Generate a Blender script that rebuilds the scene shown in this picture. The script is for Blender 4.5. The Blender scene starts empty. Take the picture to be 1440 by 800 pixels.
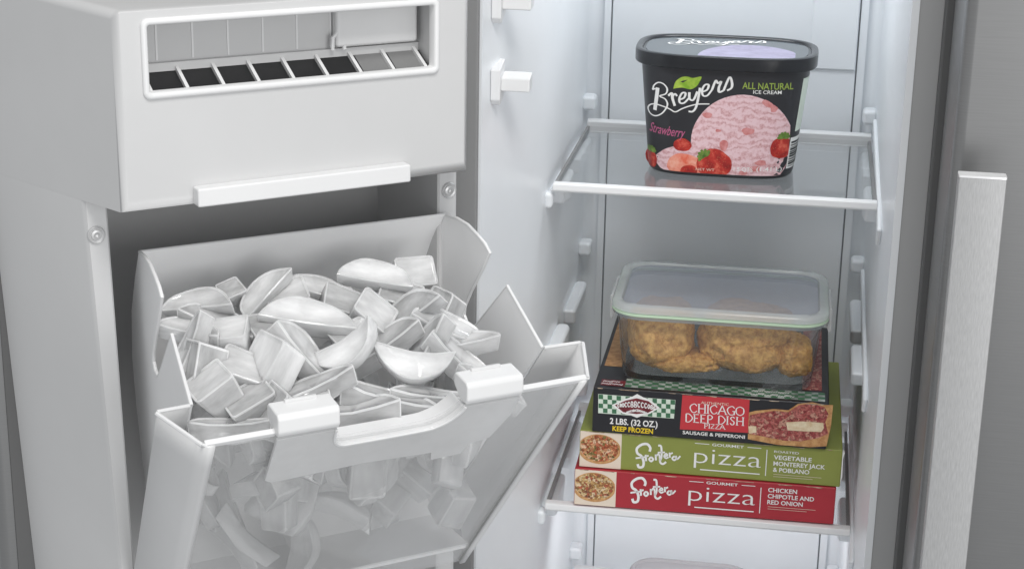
import bpy, bmesh, math, random
from mathutils import Vector, Matrix, noise
R = math.radians
ZC = 1.60                      # camera height above the kitchen floor; most heights below are given relative to it
sc = bpy.context.scene
COL = sc.collection

# ------------------------------------------------------------------ camera, world, lamps, exposure
cam_d = bpy.data.cameras.new('camera'); cam = bpy.data.objects.new('camera', cam_d); COL.objects.link(cam)
cam_d.sensor_width = 36; cam_d.lens = 36 * 2496.93 / 1440; cam_d.clip_start = .02; cam_d.clip_end = 60
yaw, pit, rol = .1622, .3142, .0177
fw = Vector((-math.sin(yaw) * math.cos(pit), math.cos(yaw) * math.cos(pit), -math.sin(pit)))
rt = Vector((math.cos(yaw), math.sin(yaw), 0)); up = rt.cross(fw)
CR = rt * math.cos(rol) + up * math.sin(rol); CU = up * math.cos(rol) - rt * math.sin(rol)
m = Matrix((CR, CU, -fw)).transposed().to_4x4(); m.translation = (0, 0, ZC); cam.matrix_world = m
sc.camera = cam
w = bpy.data.worlds.new('World'); sc.world = w; w.use_nodes = True
w.node_tree.nodes['Background'].inputs[0].default_value = (.96, .98, 1, 1)
w.node_tree.nodes['Background'].inputs[1].default_value = .50
def area(name, loc, target, size, sy, power, col=(1, 1, 1)):
    d = bpy.data.lights.new(name, 'AREA'); d.shape = 'RECTANGLE'; d.size = size; d.size_y = sy; d.energy = power; d.color = col
    o = bpy.data.objects.new(name, d); COL.objects.link(o); o.location = loc
    o.rotation_euler = (Vector(target) - Vector(loc)).to_track_quat('-Z', 'Y').to_euler(); return o
area('studio_softbox', (.20, .30, ZC + 1.25), (-.35, 1.25, ZC - .45), .85, .65, 24, (1, .99, .975))
area('studio_front_softbox', (1.15, -.45, ZC - .3), (-.25, 1.5, ZC - .55), 1.0, 1.2, 14, (1, 1, 1))
area('freezer_ceiling_lamp', (-.075, 1.73, ZC - .075), (-.075, 1.76, ZC - 1), .2, .1, .62, (.94, .975, 1))
area('freezer_lower_lamp', (-.075, 1.72, ZC - .80), (-.075, 1.85, ZC - 1), .2, .06, .30, (.94, .975, 1))
sc.view_settings.view_transform = 'Standard'; sc.view_settings.look = 'None'
sc.view_settings.exposure = .1; sc.view_settings.gamma = 1; sc.view_settings.use_curve_mapping = False
sc.cycles.max_bounces = 18; sc.cycles.transmission_bounces = 10; sc.cycles.transparent_max_bounces = 48
sc.cycles.diffuse_bounces = 9; sc.cycles.glossy_bounces = 5; sc.cycles.use_denoising = True
sc.cycles.caustics_reflective = False; sc.cycles.caustics_refractive = False

# ------------------------------------------------------------------ materials
def nodes(name):
    mt = bpy.data.materials.new(name); mt.use_nodes = True
    nt = mt.node_tree; return mt, nt, nt.nodes['Principled BSDF']
def coords(nt, scale=(1, 1, 1)):
    tc = nt.nodes.new('ShaderNodeTexCoord'); mp = nt.nodes.new('ShaderNodeMapping'); mp.inputs['Scale'].default_value = scale
    nt.links.new(tc.outputs['Object'], mp.inputs[0]); return mp.outputs[0]
def noise_n(nt, co, scale, detail=4, rough=.55):
    n = nt.nodes.new('ShaderNodeTexNoise'); n.inputs['Scale'].default_value = scale
    n.inputs['Detail'].default_value = detail; n.inputs['Roughness'].default_value = rough
    nt.links.new(co, n.inputs['Vector']); return n
def ramp(nt, src, stops, const=False):
    r = nt.nodes.new('ShaderNodeValToRGB'); cr = r.color_ramp
    if const: cr.interpolation = 'CONSTANT'
    while len(cr.elements) < len(stops): cr.elements.new(.5)
    for e, (p, c) in zip(cr.elements, stops): e.position = p; e.color = (*c, 1)
    nt.links.new(src, r.inputs[0]); return r.outputs[0]
def bump(nt, b, src, strength, dist=.001):
    bp = nt.nodes.new('ShaderNodeBump'); bp.inputs['Strength'].default_value = strength; bp.inputs['Distance'].default_value = dist
    nt.links.new(src, bp.inputs['Height']); nt.links.new(bp.outputs[0], b.inputs['Normal'])
def plain(name, c, rough=.45, metal=0, var=.03, vs=6, bmp=.0, bs=200, spec=.5, sss=0):
    mt, nt, b = nodes(name); co = coords(nt)
    n = noise_n(nt, co, vs)
    lo = tuple(x * (1 - var) for x in c); hi = tuple(min(1, x * (1 + var)) for x in c)
    nt.links.new(ramp(nt, n.outputs[0], [(.3, lo), (.7, hi)]), b.inputs['Base Color'])
    n3 = noise_n(nt, co, vs * 7, 3)
    rr = nt.nodes.new('ShaderNodeMapRange'); rr.inputs['To Min'].default_value = rough * .85; rr.inputs['To Max'].default_value = rough * 1.15
    nt.links.new(n3.outputs[0], rr.inputs[0]); nt.links.new(rr.outputs[0], b.inputs['Roughness'])
    b.inputs['Metallic'].default_value = metal; b.inputs['Specular IOR Level'].default_value = spec
    if bmp: bump(nt, b, noise_n(nt, co, bs, 2).outputs[0], bmp, .0005)
    if sss:
        b.inputs['Subsurface Weight'].default_value = sss; b.inputs['Subsurface Radius'].default_value = (.01, .01, .01); b.inputs['Subsurface Scale'].default_value = .5
    return mt
def brushed(name, c, rough, sx, sz, metal=.85, k=1):
    mt, nt, b = nodes(name); co = coords(nt, (sx, sx, sz))
    n = noise_n(nt, co, 1, 3)
    nt.links.new(ramp(nt, n.outputs[0], [(.3, tuple(x * (1 - .035 * k) for x in c)), (.7, tuple(x * (1 + .03 * k) for x in c))]), b.inputs['Base Color'])
    b.inputs['Metallic'].default_value = metal; b.inputs['Roughness'].default_value = rough
    bump(nt, b, n.outputs[0], .06, .0004); return mt
def thin_glass(name, tint, haze=0., haze_col=(.85, .87, .88), ior=1.45, rough=.02, hb=0):
    mt = bpy.data.materials.new(name); mt.use_nodes = True; nt = mt.node_tree; nt.nodes.clear()
    out = nt.nodes.new('ShaderNodeOutputMaterial'); tr = nt.nodes.new('ShaderNodeBsdfTransparent'); tr.inputs[0].default_value = (*tint, 1)
    gl = nt.nodes.new('ShaderNodeBsdfGlossy'); gl.inputs['Roughness'].default_value = rough
    fr = nt.nodes.new('ShaderNodeFresnel'); fr.inputs[0].default_value = ior
    ge = nt.nodes.new('ShaderNodeNewGeometry'); m1 = nt.nodes.new('ShaderNodeMath'); m1.operation = 'MULTIPLY_ADD'; m1.inputs[1].default_value = -2; m1.inputs[2].default_value = 1
    nt.links.new(ge.outputs['Backfacing'], m1.inputs[0]); mp_ = nt.nodes.new('ShaderNodeMath'); mp_.operation = 'POWER'; mp_.inputs[0].default_value = ior
    nt.links.new(m1.outputs[0], mp_.inputs[1]); nt.links.new(mp_.outputs[0], fr.inputs[0])      # same reflectance from both sides of the sheet
    base = tr.outputs[0]
    if haze:
        df = nt.nodes.new('ShaderNodeBsdfDiffuse'); df.inputs[0].default_value = (*haze_col, 1)
        tl = nt.nodes.new('ShaderNodeBsdfTranslucent'); tl.inputs[0].default_value = (*haze_col, 1)
        a = nt.nodes.new('ShaderNodeMixShader'); a.inputs[0].default_value = .3; nt.links.new(df.outputs[0], a.inputs[1]); nt.links.new(tl.outputs[0], a.inputs[2])
        mx = nt.nodes.new('ShaderNodeMixShader'); nt.links.new(tr.outputs[0], mx.inputs[1]); nt.links.new(a.outputs[0], mx.inputs[2])
        n = noise_n(nt, coords(nt), 25, 3); mr = nt.nodes.new('ShaderNodeMapRange')
        mr.inputs['To Min'].default_value = haze * .8; mr.inputs['To Max'].default_value = haze * 1.2
        nt.links.new(n.outputs[0], mr.inputs[0]); nt.links.new(mr.outputs[0], mx.inputs[0]); base = mx.outputs[0]
    m2 = nt.nodes.new('ShaderNodeMixShader'); nt.links.new(fr.outputs[0], m2.inputs[0]); nt.links.new(base, m2.inputs[1]); nt.links.new(gl.outputs[0], m2.inputs[2])
    nt.links.new(m2.outputs[0], out.inputs[0]); return mt
def ice_mat(name, cloud, through):
    mt = bpy.data.materials.new(name); mt.use_nodes = True; nt = mt.node_tree; nt.nodes.clear(); N = nt.nodes.new
    out = N('ShaderNodeOutputMaterial'); co = coords(nt)
    st = noise_n(nt, coords(nt, (45, 260, 260)), 1, 4); bp = N('ShaderNodeBump'); bp.inputs['Strength'].default_value = .30; bp.inputs['Distance'].default_value = .0007
    nt.links.new(st.outputs[0], bp.inputs['Height'])
    g = N('ShaderNodeBsdfGlass'); g.inputs['IOR'].default_value = 1.2; g.inputs['Roughness'].default_value = .05; g.inputs[0].default_value = (.99, .995, 1, 1)
    tp = N('ShaderNodeBsdfTransparent'); tp.inputs[0].default_value = (.985, .99, .995, 1); gt_ = N('ShaderNodeMixShader'); gt_.inputs[0].default_value = through
    nt.links.new(g.outputs[0], gt_.inputs[1]); nt.links.new(tp.outputs[0], gt_.inputs[2])
    d = N('ShaderNodeSubsurfaceScattering'); d.inputs['Color'].default_value = (.995, .997, 1, 1); d.inputs['Scale'].default_value = 1; d.inputs['Radius'].default_value = (.006, .006, .006)
    gl = N('ShaderNodeBsdfGlossy'); gl.inputs['Roughness'].default_value = .09; fr = N('ShaderNodeFresnel'); fr.inputs[0].default_value = 1.5
    n = noise_n(nt, coords(nt, (30, 90, 90)), 1, 5); mr = N('ShaderNodeMapRange'); mr.inputs['From Min'].default_value = .3; mr.inputs['From Max'].default_value = .7
    mr.inputs['To Min'].default_value = max(0, cloud - .16); mr.inputs['To Max'].default_value = min(1, cloud + .16); nt.links.new(n.outputs[0], mr.inputs[0])
    b = N('ShaderNodeMixShader'); nt.links.new(mr.outputs[0], b.inputs[0]); nt.links.new(gt_.outputs[0], b.inputs[1]); nt.links.new(d.outputs[0], b.inputs[2])
    c = N('ShaderNodeMixShader'); nt.links.new(fr.outputs[0], c.inputs[0]); nt.links.new(b.outputs[0], c.inputs[1]); nt.links.new(gl.outputs[0], c.inputs[2])
    for q in (g, d, gl, fr): nt.links.new(bp.outputs[0], q.inputs['Normal'])
    nt.links.new(c.outputs[0], out.inputs[0]); return mt
def pizza_mat(name, cols, scale):
    mt, nt, b = nodes(name); co = coords(nt)
    v = nt.nodes.new('ShaderNodeTexVoronoi'); v.inputs['Scale'].default_value = scale; nt.links.new(co, v.inputs['Vector'])
    sp = nt.nodes.new('ShaderNodeSeparateColor'); nt.links.new(v.outputs['Color'], sp.inputs[0])
    k = len(cols); r1 = ramp(nt, sp.outputs[0], [(i / k, c) for i, c in enumerate(cols)], True)
    n = noise_n(nt, co, scale * 1.7, 4); dk = ramp(nt, n.outputs[0], [(.32, (.30, .24, .20)), (.6, (1, 1, 1))])
    mx = nt.nodes.new('ShaderNodeMix'); mx.data_type = 'RGBA'; mx.blend_type = 'MULTIPLY'; mx.inputs[0].default_value = 1
    nt.links.new(r1, mx.inputs[6]); nt.links.new(dk, mx.inputs[7]); nt.links.new(mx.outputs[2], b.inputs['Base Color'])
    b.inputs['Roughness'].default_value = .4; return mt
def berry_mat(name):
    mt, nt, b = nodes(name); co = coords(nt); n = noise_n(nt, co, 130, 4)
    base = ramp(nt, n.outputs[0], [(.3, (.25, .006, .006)), (.55, (.50, .03, .02)), (.75, (.72, .16, .10))])
    v = nt.nodes.new('ShaderNodeTexVoronoi'); v.inputs['Scale'].default_value = 640; nt.links.new(co, v.inputs['Vector'])
    sd = ramp(nt, v.outputs['Distance'], [(.08, (.6, .6, .6)), (.20, (0, 0, 0))])
    mx = nt.nodes.new('ShaderNodeMix'); mx.data_type = 'RGBA'; nt.links.new(sd, mx.inputs[0]); nt.links.new(base, mx.inputs[6]); mx.inputs[7].default_value = (.80, .55, .25, 1)
    nt.links.new(mx.outputs[2], b.inputs['Base Color']); b.inputs['Roughness'].default_value = .4; return mt
def scoop_mat(name, cols):
    mt, nt, b = nodes(name); co = coords(nt); wv = nt.nodes.new('ShaderNodeTexWave'); wv.bands_direction = 'Z'; wv.inputs['Scale'].default_value = 42
    wv.inputs['Distortion'].default_value = 16; wv.inputs['Detail'].default_value = 6; wv.inputs['Detail Scale'].default_value = 1.1; wv.inputs['Detail Roughness'].default_value = .7; nt.links.new(co, wv.inputs['Vector'])
    n = noise_n(nt, co, 260, 5, .7); ad = nt.nodes.new('ShaderNodeMath'); ad.operation = 'MULTIPLY_ADD'; ad.inputs[1].default_value = .42
    nt.links.new(wv.outputs['Fac'], ad.inputs[0]); nt.links.new(n.outputs[0], ad.inputs[2])
    nt.links.new(ramp(nt, ad.outputs[0], [(.36, cols[0]), (.58, cols[1]), (.85, cols[2])]), b.inputs['Base Color']); b.inputs['Roughness'].default_value = .45; return mt
def spotted(name, c, c2, scale, lo, hi, rough=.4, bmp=0, stretch=(1, 1, 1), sss=0):
    mt, nt, b = nodes(name); co = coords(nt, stretch); n = noise_n(nt, co, scale, 6, .65)
    nt.links.new(ramp(nt, n.outputs[0], [(lo, c), (hi, c2)]), b.inputs['Base Color']); b.inputs['Roughness'].default_value = rough
    if bmp: bump(nt, b, n.outputs[0], bmp, .002)
    if sss: b.inputs['Subsurface Weight'].default_value = sss; b.inputs['Subsurface Radius'].default_value = (.006, .003, .001)
    return mt
MT = dict(
    white=plain('white_plastic', (.70, .70, .70), .36, bmp=.02),
    bright=plain('bright_white_plastic', (.77, .77, .77), .32),
    liner=plain('door_liner_plastic', (.59, .59, .59), .42, bmp=.03),
    inner=plain('freezer_liner_plastic', (.79, .81, .83), .32, bmp=.02),
    innerb=plain('freezer_back_plastic', (.79, .81, .83), .30, bmp=.02),
    front=plain('freezer_flare_plastic', (.74, .74, .745), .4, bmp=.02),
    recess=plain('recess_shade_plastic', (.50, .50, .50), .5),  # greyer than the liner: the recess's shade is put into the colour
    black=plain('slot_dark_and_bar_black', (.012, .012, .013), .5),
    slotgrey=plain('grey_metal_plate', (.22, .22, .22), .4),
    joint=plain('joint_grey', (.34, .35, .36), .6),
    gasket=plain('grey_gasket', (.22, .22, .22), .6),
    dgasket=plain('gap_shade_gasket', (.11, .11, .11), .6),
    paint=plain('grey_painted_metal', (.40, .40, .40), .42, metal=.2),
    steel=brushed('stainless_steel', (.27, .27, .27), .38, 25, 900),
    handle=brushed('brushed_handle', (.47, .47, .47), .55, 1500, 120, .6, 3.5),
    hcap=plain('bright_handle_cap', (.9, .9, .9), .3, metal=.3),
    screw=plain('screw_zinc', (.6, .6, .6), .35, metal=.4),
    binw=plain('bin_white_plastic', (.92, .92, .92), .34),
    frost=thin_glass('frosted_plastic', (.93, .93, .93), .72, (.92, .92, .92)),
    clear=thin_glass('clear_bin_plastic', (.985, .985, .985), .20, (.95, .95, .95), rough=.04),
    shelfglass=thin_glass('shelf_glass', (.985, .99, .99), .05, (.88, .91, .93), 1.5),
    dishglass=thin_glass('dish_glass', (.985, .99, .99), .025, (.8, .82, .84), 1.5),
    dishrim=thin_glass('dish_glass_edge', (.75, .78, .80), .30, (.8, .84, .86), 1.6),
    lidclear=thin_glass('lid_translucent_plastic', (.93, .94, .97), .30, (.76, .79, .86), 1.45, .12),
    lidrim=thin_glass('lid_rim_plastic', (.96, .97, .97), .40, (.93, .95, .95), 1.45, .15),
    seal=plain('green_silicone', (.60, .76, .56), .45),
    icea=ice_mat('clear_ice', .48, .92), iceb=ice_mat('milky_ice', .64, .92), icec=ice_mat('frosted_ice', .82, .9), icee=ice_mat('ice_edge_highlight', .84, .9),
    tub=plain('black_tub_plastic', (.024, .024, .028), .36),
    tublid=plain('black_lid_plastic', (.012, .013, .016), .25),
    lidlabel=plain('lid_label_gloss', (.035, .05, .06), .12, spec=.9),
    pwhite=plain('print_white', (.83, .82, .80), .45),
    plil=spotted('print_lilac_cream', (.22, .19, .30), (.36, .33, .46), 60, .35, .65, .3),
    pgreen=plain('print_lime', (.30, .40, .07), .45),
    pleaf=spotted('print_leaf', (.20, .38, .02), (.50, .62, .10), 120, .35, .7),
    ppink=plain('print_pink', (.50, .12, .24), .45),
    scoop=scoop_mat('print_strawberry_ice', ((.52, .25, .25), (.69, .42, .44), (.79, .56, .59))),
    berry=berry_mat('print_strawberry'),
    berryin=spotted('print_cut_strawberry', (.75, .12, .06), (.90, .48, .36), 90, .35, .7, .4),
    stem=spotted('print_stem', (.06, .14, .02), (.24, .36, .06), 300, .35, .7),
    chunk=spotted('print_berry_chunk', (.55, .16, .15), (.70, .32, .32), 150, .35, .65, .4),
    red=plain('carton_red', (.40, .022, .035), .42, var=.08, vs=14),
    green=plain('carton_green', (.255, .285, .06), .45, var=.06, vs=14),
    greens=plain('carton_green_side', (.24, .33, .03), .45),
    blackc=plain('carton_black', (.015, .015, .019), .36, var=.1),
    kraft=spotted('worn_paper_edge', (.30, .20, .12), (.62, .50, .36), 200, .4, .6),
    cream=plain('print_cream', (.78, .66, .54), .45),
    chkgreen=plain('print_check_green', (.05, .16, .08), .4), chkwhite=plain('print_check_white', (.66, .74, .64), .4),
    chkpale=spotted('print_check_pale', (.16, .19, .17), (.50, .54, .50), 70, .4, .6), pred=plain('print_red_panel', (.55, .035, .045), .4), pyellow=plain('print_yellow', (.80, .56, .02), .4),
    logo=spotted('print_logo', (.20, .02, .03), (.10, .01, .015), 200, .4, .6),
    pizza1=pizza_mat('print_pizza_toppings', [(.55, .13, .05), (.72, .34, .17), (.50, .20, .08), (.80, .55, .36), (.24, .18, .05), (.62, .20, .10), (.36, .09, .03), (.70, .45, .22)], 420),
    pizza2=pizza_mat('print_pizza_cheese', [(.62, .36, .12), (.72, .48, .22), (.48, .12, .06), (.80, .62, .40), (.30, .12, .06), (.66, .40, .16), (.40, .20, .07), (.74, .56, .30)], 420),
    pizza3=pizza_mat('print_deep_dish', [(.42, .09, .08), (.52, .16, .14), (.36, .06, .06), (.62, .32, .24), (.45, .12, .10)], 300),
    crust=spotted('print_crust', (.42, .18, .06), (.70, .42, .18), 160, .35, .7),
    cheese=spotted('print_cheese', (.66, .48, .28), (.84, .74, .55), 160, .35, .7),
    chicken=spotted('breaded_crust', (.34, .125, .018), (.78, .45, .13), 170, .30, .66, .55, .55),
    grease=plain('grey_tub_plastic', (.36, .35, .36), .35),
)

# ------------------------------------------------------------------ builders
ZB = {}
def thing(name, label, cat, loc, rz=0, group=None):
    o = bpy.data.objects.new(name, None); COL.objects.link(o); o.empty_display_size = .02
    o.location = (loc[0], loc[1], loc[2] + ZC); o.rotation_euler = (0, 0, rz)
    o['label'] = label; o['category'] = cat
    if group: o['group'] = group
    ZB[o.name] = loc[2]; return o
class MB:
    def __init__(s): s.v = []; s.f = []
    def box(s, x0, x1, y0, y1, z0, z1):
        b = len(s.v); s.v += [(x, y, z) for z in (z0, z1) for y in (y0, y1) for x in (x0, x1)]
        s.f += [tuple(b + i for i in q) for q in ((0, 2, 3, 1), (4, 5, 7, 6), (0, 1, 5, 4), (2, 6, 7, 3), (0, 4, 6, 2), (1, 3, 7, 5))]; return s
    def prism(s, poly, axis, a0, a1):
        b = len(s.v); n = len(poly)
        for a in (a0, a1):
            for p, q in poly: s.v.append({'x': (a, p, q), 'y': (p, a, q), 'z': (p, q, a)}[axis])
        s.f.append(tuple(b + i for i in range(n))); s.f.append(tuple(b + n + i for i in reversed(range(n))))
        for i in range(n): j = (i + 1) % n; s.f.append((b + i, b + j, b + n + j, b + n + i))
        return s
    def loft(s, rings, cap0=True, cap1=True, closed=True, loop=False):
        b = len(s.v); n = len(rings[0])
        for r in rings: s.v += [tuple(p) for p in r]
        kk = range(len(rings)) if loop else range(len(rings) - 1)
        for k in kk:
            k2 = (k + 1) % len(rings)
            for i in range(n if closed else n - 1):
                j = (i + 1) % n; s.f.append((b + k * n + i, b + k * n + j, b + k2 * n + j, b + k2 * n + i))
        if cap0 and not loop: s.f.append(tuple(b + i for i in reversed(range(n))))
        if cap1 and not loop: s.f.append(tuple(b + (len(rings) - 1) * n + i for i in range(n)))
        return s
    def tube(s, pts, r, seg=8):
        rings = []
        for i, p in enumerate(pts):
            p = Vector(p); t = (Vector(pts[min(i + 1, len(pts) - 1)]) - Vector(pts[max(i - 1, 0)])).normalized()
            a = (Vector((1, 0, 0)) if abs(t.x) < .9 else Vector((0, 0, 1))); a = (a - t * a.dot(t)).normalized(); c = t.cross(a); rings.append([p + (a * math.cos(k * 2 * math.pi / seg) + c * math.sin(k * 2 * math.pi / seg)) * r for k in range(seg)])
        return s.loft(rings)
    def build(s, name, mat, parent=None, root=None, bevel=0, seg=3, smooth=True, solid=0, angle=35):
        root = root or parent
        zb = ZB.get(root.name, 0) if root else -ZC
        me = bpy.data.meshes.new(name); me.from_pydata([(x, y, z - zb) for x, y, z in s.v], [], s.f); me.update()
        bm = bmesh.new(); bm.from_mesh(me); bmesh.ops.recalc_face_normals(bm, faces=bm.faces); bm.to_mesh(me); bm.free()
        me.materials.append(MT[mat])
        o = bpy.data.objects.new(name, me); COL.objects.link(o); o.parent = parent
        if smooth:
            me.polygons.foreach_set('use_smooth', [True] * len(me.polygons)); me.set_sharp_from_angle(angle=R(angle))
        if solid:
            md = o.modifiers.new('solid', 'SOLIDIFY'); md.thickness = solid; md.offset = 0
        if bevel:
            md = o.modifiers.new('bevel', 'BEVEL'); md.width = bevel; md.segments = seg; md.limit_method = 'ANGLE'; md.angle_limit = R(32); md.harden_normals = True
        return o
def rr(w, h, r, k=5, cx=0, cy=0):
    pts = []
    for qx, qy, a0 in ((1, 1, 0), (-1, 1, 90), (-1, -1, 180), (1, -1, 270)):
        for i in range(k + 1):
            a = R(a0 + 90 * i / k); pts.append((cx + qx * (w / 2 - r) + r * math.cos(a), cy + qy * (h / 2 - r) + r * math.sin(a)))
    return pts
def sell(a, b, n, k=72, cx=0, cy=0):
    o = []
    for i in range(k):
        t = 2 * math.pi * i / k; c, s = math.cos(t), math.sin(t)
        o.append((cx + a * math.copysign(abs(c) ** (2 / n), c), cy + b * math.copysign(abs(s) ** (2 / n), s)))
    return o
# flat print: 2D shapes (x right, y up) laid on a surface by a mapping function (x, y, lift) -> point
def smooth_line(pts, k=5):
    if len(pts) < 3: return pts
    out = []
    for i in range(len(pts) - 1):
        p0, p1, p2, p3 = pts[max(i - 1, 0)], pts[i], pts[i + 1], pts[min(i + 2, len(pts) - 1)]
        for q in range(k):
            t = q / k
            out.append(tuple(.5 * (2 * p1[a] + (p2[a] - p0[a]) * t + (2 * p0[a] - 5 * p1[a] + 4 * p2[a] - p3[a]) * t * t + (3 * p1[a] - p0[a] - 3 * p2[a] + p3[a]) * t ** 3) for a in (0, 1)))
    return out + [pts[-1]]
class Print:
    def __init__(s): s.v = []; s.f = []
    def poly(s, pts):
        b = len(s.v); s.v += list(pts); s.f.append(tuple(range(b, b + len(pts)))); return s
    def rect(s, x0, x1, y0, y1, n=1):
        for i in range(n):
            a, c = x0 + (x1 - x0) * i / n, x0 + (x1 - x0) * (i + 1) / n; s.poly([(a, y0), (c, y0), (c, y1), (a, y1)])
        return s
    def blob(s, cx, cy, rx, ry, n=28, wob=0, seed=0, clip=None, rings=4, rot=0):
        rnd = random.Random(seed); ph = [rnd.random() * 6.28 for _ in range(4)]
        b = len(s.v); s.v.append((cx, cy)); ca, sa = math.cos(rot), math.sin(rot)
        for k in range(1, rings + 1):
            for i in range(n):
                t = 2 * math.pi * i / n; f = k / rings * (1 + wob * (math.sin(3 * t + ph[0]) + .6 * math.sin(5 * t + ph[1]) + .4 * math.sin(9 * t + ph[2])))
                px, py = rx * f * math.cos(t), ry * f * math.sin(t); x, y = cx + px * ca - py * sa, cy + px * sa + py * ca
                if clip: x = min(max(x, clip[0]), clip[1]); y = min(max(y, clip[2]), clip[3])
                s.v.append((x, y))
        for i in range(n): s.f.append((b, b + 1 + i, b + 1 + (i + 1) % n))
        for k in range(rings - 1):
            for i in range(n):
                j = (i + 1) % n; o1 = b + 1 + k * n; o2 = o1 + n; s.f.append((o1 + i, o2 + i, o2 + j, o1 + j))
        return s
    def stroke(s, pts, wd, curve=True, w2=None, taper=0):
        if curve: pts = smooth_line(pts)
        b = len(s.v); n = len(pts)
        for i, p in enumerate(pts):
            q0, q1 = pts[max(i - 1, 0)], pts[min(i + 1, n - 1)]; dx, dy = q1[0] - q0[0], q1[1] - q0[1]; L = math.hypot(dx, dy) or 1
            h = wd / 2
            if w2 is not None: h = (wd + (w2 - wd) * abs(dx) / L) / 2          # broad-nib: verticals thick, horizontals thin
            if taper: h *= 1 - taper * abs(2 * i / max(1, n - 1) - 1) ** 3
            s.v += [(p[0] - dy / L * h, p[1] + dx / L * h), (p[0] + dy / L * h, p[1] - dx / L * h)]
        for i in range(n - 1): s.f.append((b + 2 * i, b + 2 * i + 1, b + 2 * i + 3, b + 2 * i + 2))
        return s
    def text(s, body, x, y, h, width=None, bold=0, align='LEFT', shear=0, rot=0):
        cu = bpy.data.curves.new('t', 'FONT'); cu.body = body; cu.size = 1; cu.resolution_u = 3; cu.offset = bold; cu.shear = shear
        ob = bpy.data.objects.new('t', cu); COL.objects.link(ob); dg = bpy.context.evaluated_depsgraph_get()
        me = bpy.data.meshes.new_from_object(ob.evaluated_get(dg)); bpy.data.objects.remove(ob); bpy.data.curves.remove(cu)
        vs = [(q.co.x, q.co.y) for q in me.vertices]
        if vs:
            x0 = min(p[0] for p in vs); x1 = max(p[0] for p in vs)
            cap = .729; ky = h / cap; kx = ky if width is None else width / (x1 - x0)
            ox = {'LEFT': 0, 'CENTER': -(x1 - x0) * kx / 2}[align]; b = len(s.v)
            for p in vs:
                px, py = (p[0] - x0) * kx + ox, p[1] * ky; s.v.append((x + px * math.cos(rot) - py * math.sin(rot), y + px * math.sin(rot) + py * math.cos(rot)))
            s.f += [tuple(b + i for i in pl.vertices) for pl in me.polygons]
        bpy.data.meshes.remove(me); return s
    def px(s, fn): s.v = [fn(*p) for p in s.v]; return s
    def build(s, name, mat, parent, root, mapping, lift):
        mb = MB(); mb.v = [mapping(x, y, lift) for x, y in s.v]; mb.f = s.f
        zb = ZB[root.name]
        me = bpy.data.meshes.new(name); me.from_pydata([(x, y, z - zb) for x, y, z in mb.v], [], mb.f); me.update(); me.materials.append(MT[mat])
        o = bpy.data.objects.new(name, me); COL.objects.link(o); o.parent = parent; return o
SERIF = {   # stroke capitals on a 1 x 1 cell: (points, curved)
    'I': ([[(.5, 0), (.5, 1)]], .35, [(.5, 0), (.5, 1)]),
    'H': ([[(.15, 0), (.15, 1)], [(.85, 0), (.85, 1)], [(.15, .5), (.85, .5)]], .95, [(.15, 0), (.15, 1), (.85, 0), (.85, 1)]),
    'E': ([[(.2, 0), (.2, 1)], [(.2, 1), (.85, 1)], [(.2, .52), (.7, .52)], [(.2, 0), (.88, 0)]], .75, [(.2, 0), (.2, 1)]),
    'P': ([[(.2, 0), (.2, 1)], [(.2, 1), (.6, 1), (.88, .76), (.6, .5), (.2, .48)]], .75, [(.2, 0)]),
    'D': ([[(.18, 0), (.18, 1)], [(.18, 1), (.55, .98), (.92, .5), (.55, .02), (.18, 0)]], .95, []),
    'C': ([[(.9, .78), (.62, 1), (.2, .8), (.1, .45), (.35, .04), (.65, 0), (.92, .2)]], .9, []),
    'G': ([[(.9, .78), (.62, 1), (.2, .8), (.1, .45), (.35, .04), (.65, 0), (.88, .12)], [(.88, .0), (.88, .42)], [(.65, .42), (1.0, .42)]], .95, []),
    'O': ([[(.5, 1), (.16, .82), (.08, .5), (.16, .18), (.5, 0), (.84, .18), (.92, .5), (.84, .82), (.5, 1)]], 1.0, []),
    'A': ([[(.05, 0), (.5, 1)], [(.5, 1), (.95, 0)], [(.25, .36), (.78, .36)]], .95, [(.05, 0), (.95, 0)]),
    'S': ([[(.82, .82), (.55, 1), (.24, .8), (.45, .55), (.75, .36), (.68, .06), (.4, 0), (.18, .2)]], .75, []),
    'Z': ([[(.1, 1), (.88, 1)], [(.88, 1), (.1, 0)], [(.1, 0), (.9, 0)]], .8, []), ' ': ([], .45, []),
}
def serif(pr, body, x, y, h, width, wd):
    tot = sum(SERIF[c][1] for c in body); k = width / tot
    for c in body:
        st, adv, srf = SERIF[c]
        for l in st: pr.stroke([(x + p * k * adv, y + q * h) for p, q in l], wd, len(l) > 2, wd * .6)
        for p, q in srf: pr.stroke([(x + (p * adv - .13) * k, y + q * h), (x + (p * adv + .13) * k, y + q * h)], wd * .55, False)
        x += adv * k

# ================================================================== the refrigerator
fr = thing('refrigerator', 'white-lined stainless refrigerator with its freezer door swung open', 'refrigerator', (-.08, 1.68, -ZC))
def W(mb, *a, **k):            # geometry given in world x, y: shift under the refrigerator's empty
    mb.v = [(x + .08, y - 1.68, z) for x, y, z in mb.v]; return mb.build(*a, **k)
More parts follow.
